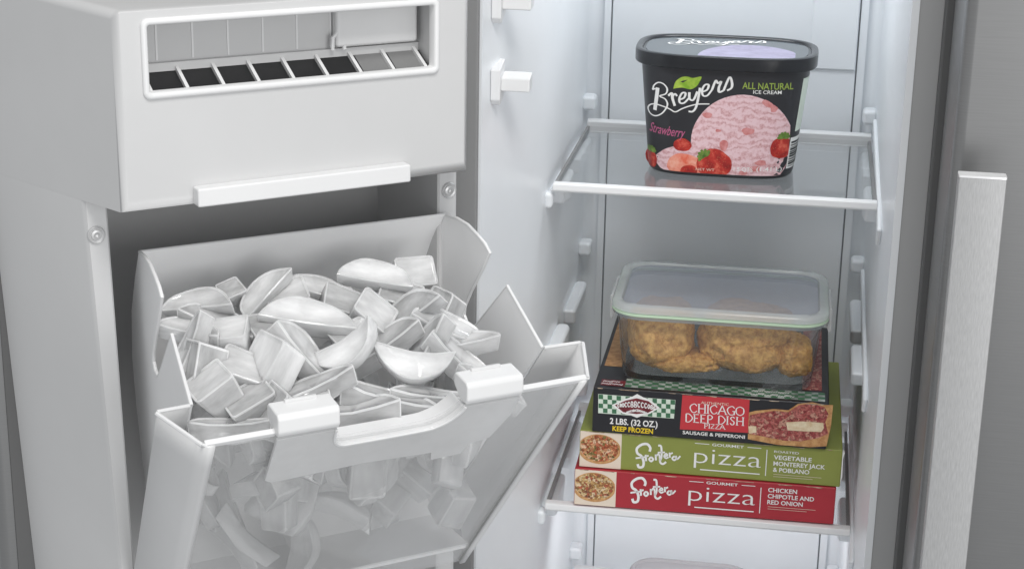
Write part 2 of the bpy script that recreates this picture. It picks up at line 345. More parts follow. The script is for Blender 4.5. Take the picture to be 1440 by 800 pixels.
# freezer compartment
TOPZ, BOTZ = -.03, -1.12
def arc(cx, cy, r, a0, a1, k=6): return [(cx + r * math.cos(R(a0 + (a1 - a0) * i / k)), cy + r * math.sin(R(a0 + (a1 - a0) * i / k))) for i in range(k + 1)]
inner = [(-.2665, 1.452), (-.2425, 1.552)] + [(-.2365, 1.585), (-.2335, 1.607)] + [(-.232, 1.64)] + arc(-.216, 1.889, .016, 180, 90) + arc(.063, 1.889, .016, 90, 0) + [(.079, 1.62), (.0805, 1.55), (.0825, 1.452)]
outer = [(-.292, 1.452), (-.292, 1.93), (.108, 1.93), (.108, 1.452)]
lin = MB()
def ring_shell(path, dn):
    o = []
    for i, p in enumerate(path):
        q0, q1 = path[max(0, i - 1)], path[min(len(path) - 1, i + 1)]; dx, dy = q1[0] - q0[0], q1[1] - q0[1]; L = math.hypot(dx, dy)
        o.append((p[0] - dy / L * dn, p[1] + dx / L * dn))
    return o
off = ring_shell(inner, .006)
lin.prism(inner + off[::-1], 'z', BOTZ, TOPZ)
liner = W(lin, 'freezer_liner', 'inner', fr)
lf = MB().prism([(-.2665, 1.4515), (-.2445, 1.543), (-.2437, 1.5425), (-.266, 1.450)], 'z', BOTZ, TOPZ)
W(MB().prism([(-.262, 1.46), (-.262, 1.925), (.088, 1.925), (.088, 1.46)], 'z', TOPZ, TOPZ + .008), 'ceiling_panel', 'inner', liner, fr)
W(MB().prism([(-.262, 1.46), (-.262, 1.925), (.088, 1.925), (.088, 1.46)], 'z', BOTZ - .008, BOTZ), 'floor_panel', 'inner', liner, fr)
# back wall panels with the two dark joints
W(MB().box(-.2062, .0546, 1.8985, 1.9045, BOTZ + .002, TOPZ - .002), 'back_panel', 'innerb', liner, fr, bevel=.001)
W(MB().box(-.2150, -.2078, 1.8992, 1.9045, BOTZ + .002, TOPZ - .002), 'corner_strip', 'inner', liner, fr)
W(MB().box(.0562, .0640, 1.8992, 1.9045, BOTZ + .002, TOPZ - .002), 'corner_strip', 'inner', liner, fr)
W(MB().box(-.2079, .0563, 1.9030, 1.9042, BOTZ + .003, TOPZ - .003), 'panel_joint', 'joint', liner, fr)
W(MB().box(.006, .0540, 1.8955, 1.8983, -.3605, TOPZ - .004), 'vent_cover', 'innerb', liner, fr, bevel=.0015)
# shelf supports moulded on both walls at four heights
for lev in (-.443, -.607, -.774, -.980):
    for sd in (-1, 1):
        xw = -.2322 if sd < 0 else .0792; d = .0085 * -sd
        def sup(poly, xa, xb, nm='shelf_support'):
            W(MB().prism(poly, 'x', xw + xa * -sd, xw + xb * -sd), nm, 'inner', liner, fr, bevel=.0042, seg=3)
        sup([(1.868, lev + .030), (1.890, lev + .030), (1.890, lev + .046), (1.868, lev + .046)], -.001, .014, 'shelf_stop')
        sup([(1.765, lev - .014), (1.845, lev - .012), (1.858, lev + .0055), (1.752, lev + .0055)], -.001, .013)
        sup([(1.640, lev - .012), (1.690, lev - .022), (1.712, lev + .0055), (1.626, lev + .0055)], -.001, .014)
        if sd > 0: sup([(1.590, lev - .020), (1.603, lev - .008), (1.86, lev + .028), (1.86, lev + .04), (1.60, lev + .012), (1.572, lev + .0)], -.001, .0038, 'support_rib')
        else: sup([(1.615, lev - .012), (1.632, lev - .002), (1.626, lev + .0055), (1.612, lev + .0055)], -.003, .006, 'support_rib')
# clips on the flared front of the left wall
for k, z in enumerate((-.2235, -.2935)):
    c = W(MB().prism([(1.468, z + .0), (1.468, z - .026), (1.472, z - .031), (1.492, z - .025), (1.492, z + .006)], 'x', -.262, -.2535), 'bin_clip', 'front', liner, fr, bevel=.0012, seg=2)
    W(MB().prism([(1.474, z - .0075), (1.474, z - .0195), (1.49, z - .0185), (1.490, z - .004)], 'x', -.254, -.229), 'clip_peg', 'bright', liner, fr, bevel=.0015, seg=2)
# cabinet body, front flange and mullion
W(MB().prism([(-.292, 1.453), (-.267, 1.453), (-.268, 1.50), (-.28, 1.94), (.095, 1.94), (.088, 1.47), (.0832, 1.453), (.70, 1.453), (.70, 1.98), (-.292, 1.98)], 'z', -1.5, .2), 'cabinet', 'paint', fr, bevel=.001)
W(MB().box(-.2905, -.2685, 1.4465, 1.4525, -1.45, .15), 'gasket', 'gasket', fr, bevel=.002)
W(MB().box(.1075, .118, 1.437, 1.4525, -1.45, .15), 'gasket', 'dgasket', fr, bevel=.002)  # dark strip draws the shading of the fridge door gap
# closed fridge door with its bar handle
fd = W(MB().box(.1135, .70, 1.326, 1.434, -1.5, .2), 'fridge_door', 'steel', fr, bevel=.009, seg=5)
hd = W(MB().prism(rr(.0335, .013, .0012, 3, .1319, 1.2765), 'z', -1.30, -.3150), 'handle', 'handle', fd, fr, angle=20)
W(MB().prism(rr(.0337, .0132, .0013, 3, .1319, 1.2765), 'z', -.3148, -.3132), 'handle_cap', 'hcap', fd, fr)
for z in (-.36, -1.22): W(MB().prism(rr(.020, .048, .004, 4, .1319, 1.3055), 'z', z - .03, z + .02), 'handle_mount', 'handle', fd, fr)

# open freezer door (thing frame: x right along the door, y into the door)
A = .6788; HX, HY = -.2612, 1.36
dm = Matrix.Translation((HX + .08, HY - 1.68, 0)) @ Matrix.Rotation(A, 4, 'Z')
def D(mb, *a, **k):            # geometry given as (u to the door's free edge, n out of the door, z)
    mb.v = [tuple(dm @ Vector((-u, -n, z))) for u, n, z in mb.v]; return mb.build(*a, **k)
fz = D(MB().prism(rr(.412, .07, .008, 4, .146, -.208), 'z', -1.5, .2), 'freezer_door', 'steel', fr)
def drf(u, n): return .14 + (u - .14) * (1 - n * .34 / .14)
post = [(drf(.2805, -.171), -.171, .040), (drf(.2805, -.0535), -.0535, .040), (.2975, -.0512, .040), (.2960, -.0503, .038), (.2815, -.050, .020), (.2800, -.0515, .020), (.2760, -.165, .020), (.2760, -.171, .020)]
for s_ in (1, -1):             # the liner's posts, drawn in slightly towards the foot
    D(MB().loft([[(.14 + s_ * (p - t * (-.3565 - z) * (s_ > 0) - .14), q, z) for p, q, t in post] for z in (-1.1, -.3565)]), 'liner_post', 'liner', fz, fr, angle=14)
D(MB().box(.0035, .2775, -.1712, -.160, -1.1, -.3565), 'recess_back', 'recess', fz, fr)
D(MB().box(.0035, .2765, -.160, -.145, -.385, -.3775), 'recess_ledge', 'recess', fz, fr, bevel=.002)
D(MB().box(-.055, .3385, -.1739, -.1715, -1.4, .15), 'gasket', 'dgasket', fz, fr)  # gasket coloured dark to draw its shadow line beside the liner
for u in (.2895, -.0100):
    g = MB(); cz = -.384
    def disc(r, n, k=20): return [(u + r * math.cos(2 * math.pi * i / k), n, cz + r * math.sin(2 * math.pi * i / k)) for i in range(k)]
    g.loft([disc(.0068, -.051), disc(.0068, -.0492), disc(.0062, -.0485), disc(.0054, -.0490), disc(.0046, -.0492), disc(.0040, -.0482), disc(.0024, -.0478), disc(.0016, -.0490), disc(.0012, -.0492)])
    D(g, 'screw', 'screw', fz, fr)

# ================================================================== ice maker on the door
im = thing('ice_maker', 'white ice maker housing with a slotted window, fixed to the open freezer door', 'ice maker', (HX, HY, -.357), A)
def I(mb, *a, **k):
    mb.v = [(-u, -n, z) for u, n, z in mb.v]; return mb.build(*a, **k)
wu0, wu1, wz0, wz1 = .0295, .2595, -.2690, -.2190
hs = MB(); T, B_ = -.2085, -.35645
of = [(.2805, 0, B_), (-.0005, 0, B_), (-.0005, 0, T), (.2805, 0, T)]
ob = [(drf(.2805, -.172), -.172, B_), (drf(-.0005, -.172), -.172, B_), (drf(-.0005, -.172), -.172, T + .006), (drf(.2805, -.172), -.172, T + .006)]
wi = [(wu1, 0, wz0), (wu0, 0, wz0), (wu0, 0, wz1), (wu1, 0, wz1)]; wb = [(u, -.007, z) for u, n, z in wi]
hs.loft([ob, of, wi, wb], cap0=True, cap1=False)
ho = I(hs, 'housing', 'liner', im, bevel=.0070, seg=4); ho.modifiers['bevel'].limit_method = 'WEIGHT'
bw = ho.data.attributes.new('bevel_weight_edge', 'FLOAT', 'EDGE')
for e in ho.data.edges:
    p, q = (ho.data.vertices[i].co for i in e.vertices); zl = [v.z - .0 for v in (p, q)]
    low = all(z < .002 for z in zl); deep = all(v.y > .15 for v in (p, q)); front = all(v.y < .001 for v in (p, q)); win = any(-wu1 - .001 < v.x < -wu0 + .001 and .01 < v.z < .14 for v in (p, q))
    bw.data[e.index].value = 0 if deep or win or (low and not front) else 1
fo = [rr(wu1 - wu0 + d2, wz1 - wz0 + d2, r_, 6, (wu0 + wu1) / 2, (wz0 + wz1) / 2) for d2, r_ in ((.0085, .0055), (.0085, .0055), (.0065, .0045), (.001, .003), (-.0012, .002), (-.0012, .002))]
I(MB().loft([[(x, n, z) for x, z in ring] for ring, n in zip(fo, (-.0005, .0010, .0022, .0022, .0010, -.0072))], False, False), 'window_frame', 'bright', im, angle=60)
# chamber behind the window and the slotted grate on its floor
cb = MB()
cb.box(wu0 - .004, wu1 + .004, -.0360, -.0335, -.288, -.2125)
cb.box(wu0 - .004, wu0 - .0015, -.0335, -.0072, -.288, -.2125); cb.box(wu1 + .0015, wu1 + .004, -.0335, -.0072, -.288, -.2125)
cb.box(wu0 - .004, wu1 + .004, -.0335, -.0072, -.2125, -.2110)
I(cb, 'chamber', 'liner', im)
I(MB().prism([(-.0072, -.288), (-.0072, -.2715), (-.0295, -.2600), (-.0334, -.2600), (-.0334, -.288)], 'x', wu0 - .0012, wu1 + .0012), 'slot_dark_sheet', 'black', im)  # black sheet painted for the darkness of the open slots
I(MB().box(wu0 - .0012, wu1 + .0012, -.0334, -.0296, -.2598, -.2535), 'grate_rail', 'liner', im)
for k in range(9):
    u = .2555 - .0278 * k
    I(MB().prism([(-.0072, -.2725), (-.0072, -.2680), (-.0294, -.2565), (-.0294, -.2610)], 'x', u - .0013, u + .0013), 'divider', 'bright', im)
for u in (.0720, .0442): I(MB().prism([(-.0075, -.2710), (-.0290, -.2595), (-.0290, -.2600), (-.0075, -.2714)], 'x', u - .0125, u + .0125), 'slot_plate', 'slotgrey', im)
for k in range(7): I(MB().box(.2415 - .0278 * k - .0007, .2415 - .0278 * k + .0007, -.0335, -.0328, -.252, -.2127), 'back_rib', 'bright', im)
I(MB().box(wu0 + .002, wu0 + .072, -.0335, -.024, -.2520, -.2140), 'motor_cover', 'white', im, bevel=.003)
I(MB().tube([(.104, -.026, -.2535), (.1035, -.026, -.244), (.099, -.026, -.2395), (.0945, -.026, -.244), (.094, -.026, -.2535)], .0016), 'feeler_arm', 'bright', im)
I(MB().box(.0546, .2291, -.003, .0105, -.3553, -.3412), 'pull_bar', 'bright', im, bevel=.0016)

# ================================================================== ice bin
AB = R(37.0248); CX, CY = -.3902, 1.3202; ZBIN = -.72
bn = thing('ice_bin', 'tilted white ice bin with clear front panel and notched sides, full of ice', 'ice bin', (CX, CY, ZBIN), AB)
def Bn(mb, *a, **k):           # (x right, d out, z)
    mb.v = [(x, -d, z) for x, d, z in mb.v]; return mb.build(*a, **k)
top = [(0, -.4035), (.02, -.4015), (.038, -.4025), (.055, -.4075), (.0660, -.4115), (.0735, -.4165), (.0620, -.434), (.0450, -.4570), (.0345, -.4735), (.0335, -.4815), (.0385, -.4872), (.0475, -.4885), (.0560, -.4825), (.1013, -.4370), (.1545, -.4720)]
low = [(.060, -.590), (-.010, -.680), (-.024, -.660), (-.030, -.630), (-.037, -.590), (-.043, -.545), (-.0435, -.505), (-.036, -.462), (-.018, -.430)]
prof = top + low
def wx(d): return .131 + .071 * max(0, d) - .05 * max(0, -d)
for s in (-1, 1):
    mb = MB(); n = len(prof)
    for t in (0, -.0024):
        for d, z in prof: mb.v.append((s * (wx(d) - .03 * max(0, -.5 - z) + t), d, z))
    mb.f.append(tuple(range(n))); mb.f.append(tuple(range(2 * n - 1, n - 1, -1)))
    for i in range(n): j = (i + 1) % n; mb.f.append((i, j, n + j, n + i))
    Bn(mb, 'side_wall', 'binw', bn, bevel=.0007, seg=2)
back = [(.0005, -.4033), (-.018, -.430), (-.036, -.462), (-.0435, -.505), (-.043, -.545), (-.037, -.590), (-.030, -.630), (-.024, -.660), (-.010, -.680)]
mb = MB(); rings = []
for d, z in back:
    h = wx(d) - .03 * max(0, -.5 - z) - .0026; rings.append([(-h, d, z), (h, d, z), (h, d + .0024, z + .0008), (-h, d + .0024, z + .0008)])
Bn(mb.loft(rings), 'back_wall', 'binw', bn, bevel=.0006, seg=2)
SL = .76
def fp(x, s, lift=0): return (x * (1 - .5 * s), .209 - SL * s + lift * .796, -.480 - s - lift * .605)
def seg(p, s): return (p[0] * (1 - .5 * s), p[1] - SL * s, p[2] - s)
for s in (-1, 1):
    e, f, g = (s * .1425, .1545, -.472), (s * .170, .166, -.468), (s * .1505, .209, -.480)
    fa = [f[i] + (e[i] - f[i]) * .1 for i in range(3)]; fb = [f[i] + (g[i] - f[i]) * .06 for i in range(3)]
    ga = [g[i] + (f[i] - g[i]) * .12 for i in range(3)]; gb = (s * .1475, .2105, -.4806); gc = (s * .1425, .2105, -.4806)
    line = [e, fa, fb, ga, gb, gc]
    mb = MB().loft([[seg(p, q) for p in line] for q in [i * .225 / 10 for i in range(11)]], False, False, closed=False)
    Bn(mb, 'side_wing', 'white', bn, solid=.0026, angle=70)  # same plastic as the bin, coloured darker for the shade on the wings
dip = [(-.0535, 0), (-.0525, .010), (-.0500, .0155), (-.045, .0185), (-.036, .0192), (.018, .0190), (.030, .0170), (.038, .0125), (.0435, .0055), (.0455, 0)]
def slab(outline, l0, l1):
    mb = MB(); n = len(outline)
    for l in (l0, l1):
        for x, q in outline: mb.v.append(fp(x, q, l))
    mb.f += [tuple(range(n)), tuple(range(2 * n - 1, n - 1, -1))] + [(i, (i + 1) % n, n + (i + 1) % n, n + i) for i in range(n)]; return mb
Bn(slab([(-.1425, 0)] + dip + [(.1425, 0), (.1425, .225), (-.1425, .225)], 0, -.0028), 'front_panel', 'clear', bn, smooth=False)
for x0, x1 in ((-.1490, -.0985), (.0918, .1490)):
    Bn(MB().loft([[fp(x, q, l) for q, l in ((-.0014, .0008), (.0022, .0008), (.0022, -.0036), (-.0014, -.0036))] for x in (x0, x1)]), 'front_rim', 'bright', bn, bevel=.0008)
for s_ in (-1, 1):             # added bead, put on the rims to draw their highlights
    Bn(MB().tube([(s_ * (wx(d) - .0012), d, z) for d, z in top], .0015), 'rim_highlight_bead', 'bright', bn)
    Bn(MB().tube([(s_ * .1425, .1545, -.472), (s_ * .1680, .1650, -.4682), (s_ * .1695, .1670, -.4684), (s_ * .1505, .2085, -.4798), (s_ * .1475, .2095, -.4802)], .0016), 'rim_highlight_bead', 'bright', bn)
Bn(MB().tube([(-.1305, .0005, -.4033), (.1305, .0005, -.4033)], .0015), 'rim_highlight_bead', 'bright', bn)
mb = MB().loft([[(-.125, -.012, -.679), (.125, -.012, -.679), (.125, -.012, -.683), (-.125, -.012, -.683)], [(-.130, .050, -.683), (.130, .050, -.683), (.130, .050, -.687), (-.130, .050, -.687)]])
Bn(mb, 'bin_floor', 'binw', bn)
# grip: frosted plate with a dipped white ledge between two clips
plate = [(-.0985, .001)] + [(x, s + .001) for x, s in dip] + [(.0915, .001), (.0925, .020), (.085, .044), (.0680, .048), (.066, .058), (.040, .059), (.037, .050), (-.020, .047), (-.0930, .050), (-.0985, .046), (-.0985, .030)]
mb = MB(); n = len(plate)
for l in (.0050, .0022):
    for x, s in plate: mb.v.append(fp(x, s, l))
mb.f += [tuple(range(n)), tuple(range(2 * n - 1, n - 1, -1))] + [(i, (i + 1) % n, n + (i + 1) % n, n + i) for i in range(n)]
Bn(mb, 'grip_plate', 'frost', bn, bevel=.0006, seg=2)
sd = smooth_line(dip, 4); rings = []
for x, s in sd:
    i = sd.index((x, s)); q0, q1 = sd[max(0, i - 1)], sd[min(len(sd) - 1, i + 1)]; dx, ds = q1[0] - q0[0], q1[1] - q0[1]; L = math.hypot(dx, ds); nx, ns = -ds / L * .0022, dx / L * .0022
    a = fp(x, s, .0062); b = (a[0], a[1] - .0265, a[2] + .0035); c = fp(x - nx * -1, s + ns, .0062); d_ = (c[0], c[1] - .0265, c[2] + .0035)
    rings.append([a, b, d_, c])
Bn(MB().loft(rings), 'grip_ledge', 'bright', bn, bevel=.0008, seg=2, angle=50)
for x0, x1 in ((-.0990, -.0528), (.0455, .0920)):
    poly = [(.214, -.4815), (.2165, -.478), (.2165, -.4675), (.2145, -.4645), (.196, -.4620), (.1935, -.4645), (.1935, -.472), (.205, -.4815)]
    cp = Bn(MB().prism(poly, 'x', x0, x1), 'clip', 'bright', bn, bevel=.0016, seg=3)
    xm = (x0 + x1) / 2
    Bn(MB().box(xm - .012, xm + .012, .1975, .2005, -.4628, -.4602), 'clip_ridge', 'white', cp, bn, bevel=.0006)

# ================================================================== ice pieces
def ice_mesh(kind, seed):
    bm = bmesh.new()
    if kind == 'crescent':
        Rr = .0300; ch = .0285; hh = .0215; th = .0072; k = 14
        a0 = math.asin(ch / Rr); prof = [(Rr * math.sin(-a0 + 2 * a0 * i / k), Rr * math.cos(-a0 + 2 * a0 * i / k) - Rr * math.cos(a0)) for i in range(k + 1)]
        zk = hh / max(z for x, z in prof); nz = [(x, z * zk) for x, z in prof] + [(ch * .5, .0012), (0, .0018), (-ch * .5, .0012)]
        vs = [[bm.verts.new((x * (1 if sy < 0 else .93), sy * th * (1 - .30 * z / hh) - 5.5 * x * x, z - hh / 2)) for x, z in nz] for sy in (-1, 1)]
    else:
        a, b, c = (.0170, .0105, .0130) if kind == 'block' else (.0145, .0125, .0135)
        pts = rr(2 * a, 2 * c, .003, 2)
        vs = [[bm.verts.new((x * (1 if sy < 0 else .84), sy * b, z * (1 if sy < 0 else .84))) for x, z in pts] for sy in (-1, 1)]
    n = len(vs[0]); f0 = bm.faces.new(vs[0]); f1 = bm.faces.new(list(reversed(vs[1])))
    for i in range(n): j = (i + 1) % n; bm.faces.new((vs[0][j], vs[0][i], vs[1][i], vs[1][j]))
    bmesh.ops.recalc_face_normals(bm, faces=bm.faces)
    rim = bmesh.ops.inset_region(bm, faces=[f0], thickness=.0019, depth=0)['faces']
    for f in rim: f.material_index = 1
    for v in f0.verts: v.co.y += .0010                                 # face slightly dished inside a rim whitened to draw its edge highlight
    ed = [e for e in bm.edges if e.calc_face_angle(0) > R(42)]
    bmesh.ops.bevel(bm, geom=ed, offset=.0011, segments=2, affect='EDGES', profile=.6, material=1)
    bmesh.ops.triangulate(bm, faces=[f for f in bm.faces if len(f.verts) > 4])
    for v in bm.verts:
        o = Vector((seed * 3.7, 0, 0)); q = v.co
        q += Vector((noise.noise(q * 55 + o), noise.noise(q * 55 + o + Vector((9, 0, 0))), noise.noise(q * 55 + o + Vector((0, 9, 0))))) * .0015
    me = bpy.data.meshes.new(kind + '_ice'); bm.to_mesh(me); bm.free()
    me.polygons.foreach_set('use_smooth', [True] * len(me.polygons)); me.set_sharp_from_angle(angle=R(50)); return me
ICE = {}
for kd in ('crescent', 'block', 'cube'):
    for q in range(3):
        for mm in ('icea', 'iceb', 'icec'):
            me = ice_mesh(kd, q + 1); me.materials.append(MT[mm]); me.materials.append(MT['icee']); ICE[kd, q, mm] = me
BM = Matrix.Translation((CX, CY, ZC)) @ Matrix.Rotation(AB, 4, 'Z')
def add_ice(kd, q, mm, x, d, z, rot, scale, label, group):
    nm = {'crescent': 'crescent_ice', 'block': 'block_ice', 'cube': 'ice_cube'}[kd]
    o = bpy.data.objects.new(nm, ICE[kd, q, mm]); COL.objects.link(o)
    mw = rot.to_4x4(); mw.translation = BM @ Vector((x, -d, z)); o.matrix_world = mw @ Matrix.Diagonal((*scale, 1))
    o['label'] = label; o['category'] = 'ice'
    if group: o['group'] = group
    return o
VB = Matrix((CR, fw, CU)).transposed()      # piece frame: x right, y away, z up as one looks at the heap
def facing(roll, tilt, turn=0):
    return VB @ Matrix.Rotation(R(-roll), 3, 'Y') @ Matrix.Rotation(R(turn), 3, 'Z') @ Matrix.Rotation(R(tilt), 3, 'X')
GT = 'ice pieces heaped in the bin'
LOOK = {'icea': 'clear', 'iceb': 'milky', 'icec': 'frosted'}
tops = [  # kind, material, x, d, z, roll, tilt, turn, scale, label
    ('crescent', 'icec', .0500, .036, -.4350, -8, -28, 8, 1.0, 'large cloudy crescent of ice leaning on the bin back wall near its right corner'),
    ('block', 'iceb', .0860, .030, -.4420, 4, -20, 25, .92, 'square ice block against the back wall in the right rear corner'),
    ('crescent', 'iceb', -.0915, .0305, -.4400, 6, -32, -12, .95, 'arched ice crescent against the back wall near the notched left side'),
    ('cube', 'icea', -.0660, .0230, -.4400, 25, -35, 30, .62, 'tiny clear ice cube wedged at the back wall between two crescents'),
    ('crescent', 'iceb', -.0450, .033, -.4400, 52, -22, 25, .92, 'ice crescent standing steeply on its end by the back wall'),
    ('crescent', 'icec', -.0190, .066, -.4520, -8, -38, 6, 1.24, 'biggest arched ice crescent in the middle of the heap'),
    ('block', 'icea', .0150, .0460, -.4520, -20, -40, 20, .85, None),
    ('block', 'iceb', .0330, .0690, -.4560, -38, -40, 10, .9, 'small square ice block right of the biggest arched crescent'),
    ('crescent', 'icea', .0640, .0730, -.4570, 38, -30, -15, 1.1, 'clear streaked ice crescent sloping up toward the right rear corner'),
    ('crescent', 'iceb', .0870, .0880, -.4680, -22, -45, 18, 1.1, None),
    ('crescent', 'iceb', -.1060, .0560, -.4540, -10, -50, -20, .92, None),
    ('block', 'icec', -.0850, .0720, -.4570, 8, -55, -10, .95, 'cloudy ice block with a bright lower edge, left of the heap middle'),
    ('block', 'icec', -.0630, .1060, -.4720, 64, -48, 0, 1.22, 'upright cloudy ice slab above the left clip of the bin'),
    ('cube', 'iceb', -.1090, .1150, -.4810, 40, -52, 8, 1.05, 'diamond-turned ice cube beside the notched left wall of the bin'),
    ('crescent', 'icec', -.0035, .1130, -.4680, 212, 35, 14, 1.0, 'bright boat-shaped ice crescent tipped up to the right'),
    ('crescent', 'icec', .0395, .1330, -.4790, 172, 24, -6, 1.04, 'bright boat-shaped ice crescent lying level above the grip ledge'),
    ('crescent', 'iceb', .0850, .1180, -.4860, -40, -60, 14, 1.15, None),
    ('crescent', 'iceb', -.0340, .0960, -.4720, -50, -60, 10, 1.2, None),
    ('block', 'icea', -.1100, .0880, -.4720, 80, -60, 0, 1.1, None),
    ('block', 'icea', -.0870, .1270, -.4920, 30, -50, 15, 1.0, None),
    ('crescent', 'icea', -.1080, .1440, -.5010, 2, -75, 0, 1.0, None),
    ('block', 'icea', -.0720, .1380, -.4970, 55, -50, 0, 1.05, None),
    ('crescent', 'icea', .0150, .1450, -.5010, -14, -70, 0, 1.25, None),
    ('crescent', 'icea', -.0150, .1480, -.5030, 10, -65, 0, 1.2, None),
    ('crescent', 'iceb', .0610, .1080, -.4800, 60, -50, 0, 1.15, None),
    ('block', 'iceb', -.0230, .0330, -.4460, 15, -40, 10, .9, None),
    ('block', 'icea', .0680, .0460, -.4560, -15, -45, 0, .95, None),
    ('cube', 'iceb', .0120, .0880, -.4720, 30, -45, 20, 1.0, None),
    ('cube', 'icea', -.0550, .0640, -.4620, 10, -45, 35, .9, None),
    ('block', 'icea', .0980, .0640, -.4660, 65, -45, 0, 1.0, None),
    ('crescent', 'iceb', -.1130, .0720, -.4600, 70, -50, 0, .95, None), ('crescent', 'icea', -.0850, .0480, -.4520, -20, -45, 0, 1.0, None),
    ('crescent', 'iceb', .0050, .0250, -.4440, -15, -35, 10, .9, None), ('block', 'iceb', -.0850, .1000, -.4760, -20, -50, 0, 1.0, None),
    ('crescent', 'icea', -.0350, .1250, -.4880, 25, -60, 0, 1.1, None), ('crescent', 'iceb', .0950, .1020, -.4800, 10, -55, 10, 1.0, None),
    ('crescent', 'icea', .0340, .0930, -.4740, 35, -50, 0, 1.1, None), ('crescent', 'icea', .0500, .1500, -.5030, -5, -70, 0, 1.1, None),
    ('block', 'iceb', -.0450, .1420, -.5020, 20, -55, 0, 1.0, None), ('crescent', 'iceb', .1020, .1400, -.5040, -30, -60, 0, 1.0, None),
]
for i, (kd, mm, x, d, z, ro, ti, tu, s, lb) in enumerate(tops):
    q = random.Random(i).choice((0, 1, 2))
    add_ice(kd, q, mm, x, d, z, facing(ro, ti, tu), (s * 1.1, s * 1.1, s * 1.1), lb or '%s ice %s half buried in the heap in the bin' % (LOOK[mm], kd), None if lb else GT)
rnd = random.Random(11); placed = [(x, d, z) for _, _, x, d, z, *_ in tops]
def inside(x, d, z, mgn=.017):
    if z > -.455 - .5 * d - .008 or z < -.668: return False
    fd_ = .209 - SL * (-.480 - z); bd = -.043 if z > -.56 else -.043 + (-.56 - z) * .25
    return bd + mgn < d < fd_ - mgn - .006 and abs(x) < .131 - .03 * max(0, -.5 - z) - mgn
tries = 0; cnt = 0
while cnt < 105 and tries < 60000:
    tries += 1
    x, d, z = rnd.uniform(-.12, .12), rnd.uniform(-.04, .18), rnd.uniform(-.67, -.46)
    if not inside(x, d, z): continue
    if any((x - a) ** 2 + (d - b) ** 2 + (z - c) ** 2 < .0195 ** 2 for a, b, c in placed): continue
    placed.append((x, d, z)); cnt += 1
    from mathutils import Euler
    kd = rnd.choice(('crescent', 'crescent', 'block')); s = rnd.uniform(.9, 1.12)
    near = (.209 - SL * (-.480 - z)) - d < .045
    rot = Euler((rnd.uniform(-3, 3), rnd.uniform(-3, 3), rnd.uniform(-3, 3))).to_matrix()
    mm = rnd.choice(('iceb', 'icec'))
    add_ice(kd, rnd.randrange(3), mm, x, d, z, rot, (s, s, s), '%s ice %s %s' % (LOOK[mm], kd, 'showing behind the clear front panel of the bin' if near else 'deep in the bin under the top of the heap'), 'ice pieces behind the clear panel' if near else 'ice pieces deep in the bin')

# ================================================================== glass shelves
def shelf(z, label):
    t = thing('glass_shelf', label, 'shelf', (-.0755, 1.745, z - .010))
    def S(mb, *a, **k): mb.v = [(x + .0755, y - 1.745, zz) for x, y, zz in mb.v]; return mb.build(*a, **k)
    S(MB().box(-.2235, .0725, 1.6212, 1.869, z - .0045, z - .0005), 'glass_pane', 'shelfglass', t)
    S(MB().prism([(1.6115, z - .0070), (1.6100, z - .0050), (1.6105, z + .0004), (1.6130, z + .0012), (1.6210, z + .0010), (1.6210, z - .0075)], 'x', -.2262, .0755), 'front_trim', 'bright', t, bevel=.0008)
    S(MB().prism([(1.8660, z - .008), (1.8660, z + .0045), (1.8685, z + .006), (1.8770, z + .006), (1.8770, z - .008)], 'x', -.2262, .0755), 'rear_trim', 'white', t, bevel=.0008)
    for x0, x1 in ((-.2262, -.2232), (.0722, .0755)): S(MB().box(x0, x1, 1.6213, 1.8658, z - .0060, z - .0002), 'side_rail', 'gasket', t)
    return t
shelf(-.4285, 'glass freezer shelf with white trim carrying the ice cream tub')
shelf(-.7590, 'glass freezer shelf with white trim carrying the stack of pizza boxes')

# ================================================================== ice cream tub
TX, TY, TZ0, TZ1 = -.0742, 1.7215, -.4278, -.3150
tb = thing('ice_cream_tub', 'black strawberry ice cream tub with a pink scoop printed on its front', 'ice cream tub', (TX, TY, TZ0))
def tubab(z):
    t = (z - TZ0) / (TZ1 - TZ0); return .0705 + .0115 * t, .0505 + .0065 * t
rings = []
for z, k in [(TZ0, .965), (TZ0 + .0015, .99), (TZ0 + .004, 1)] + [(TZ0 + .004 + i * (TZ1 - TZ0 - .004) / 6, 1) for i in range(1, 7)]:
    a, b = tubab(z); rings.append([(x, y, z) for x, y in sell(a * k, b * k, 3.6)])
MB().loft(rings).build('carton', 'tub', tb)
a, b = tubab(TZ1); lr = []
for ka, z in ((.0008, TZ1 - .0072), (.0048, TZ1 - .0072), (.0056, TZ1 - .0062), (.0058, TZ1 + .0032), (.0052, TZ1 + .0052), (.0036, TZ1 + .0060), (.0005, TZ1 + .0060), (-.0010, TZ1 + .0050), (-.0016, TZ1 + .0036)):
    lr.append([(x, y, z) for x, y in sell(a + ka, b + ka, 3.3)])
lid = MB().loft(lr).build('lid', 'tublid', tb)
LZ = TZ1 + .0036
MB().loft([[(x, y, z) for x, y in sell(a - .004, b - .004, 3.3)] for z in (LZ + .0001, LZ + .0005)]).build('lid_label', 'lidlabel', lid, tb)
def tubmap(x, z, lift):
    a, b = tubab(z); t = min(.995, abs(x) / a); return (x, -b * (1 - t ** 3.6) ** (1 / 3.6) - lift, z)
def tpx(X, Y):  # photograph pixel -> label coordinates on the tub's front
    return (-.76136994 + .00067182605 * X + 3.5685437e-05 * Y - TX, -.29067388 + 3.6546353e-05 * X - .00068865359 * Y)
def brey(X, Y): return tpx(890 + X / 7.275, 95 + Y / 7.275)
def TP(pr, name, mat, lift, parent=None): return pr.build(name, mat, parent or tb, tb, tubmap, lift)
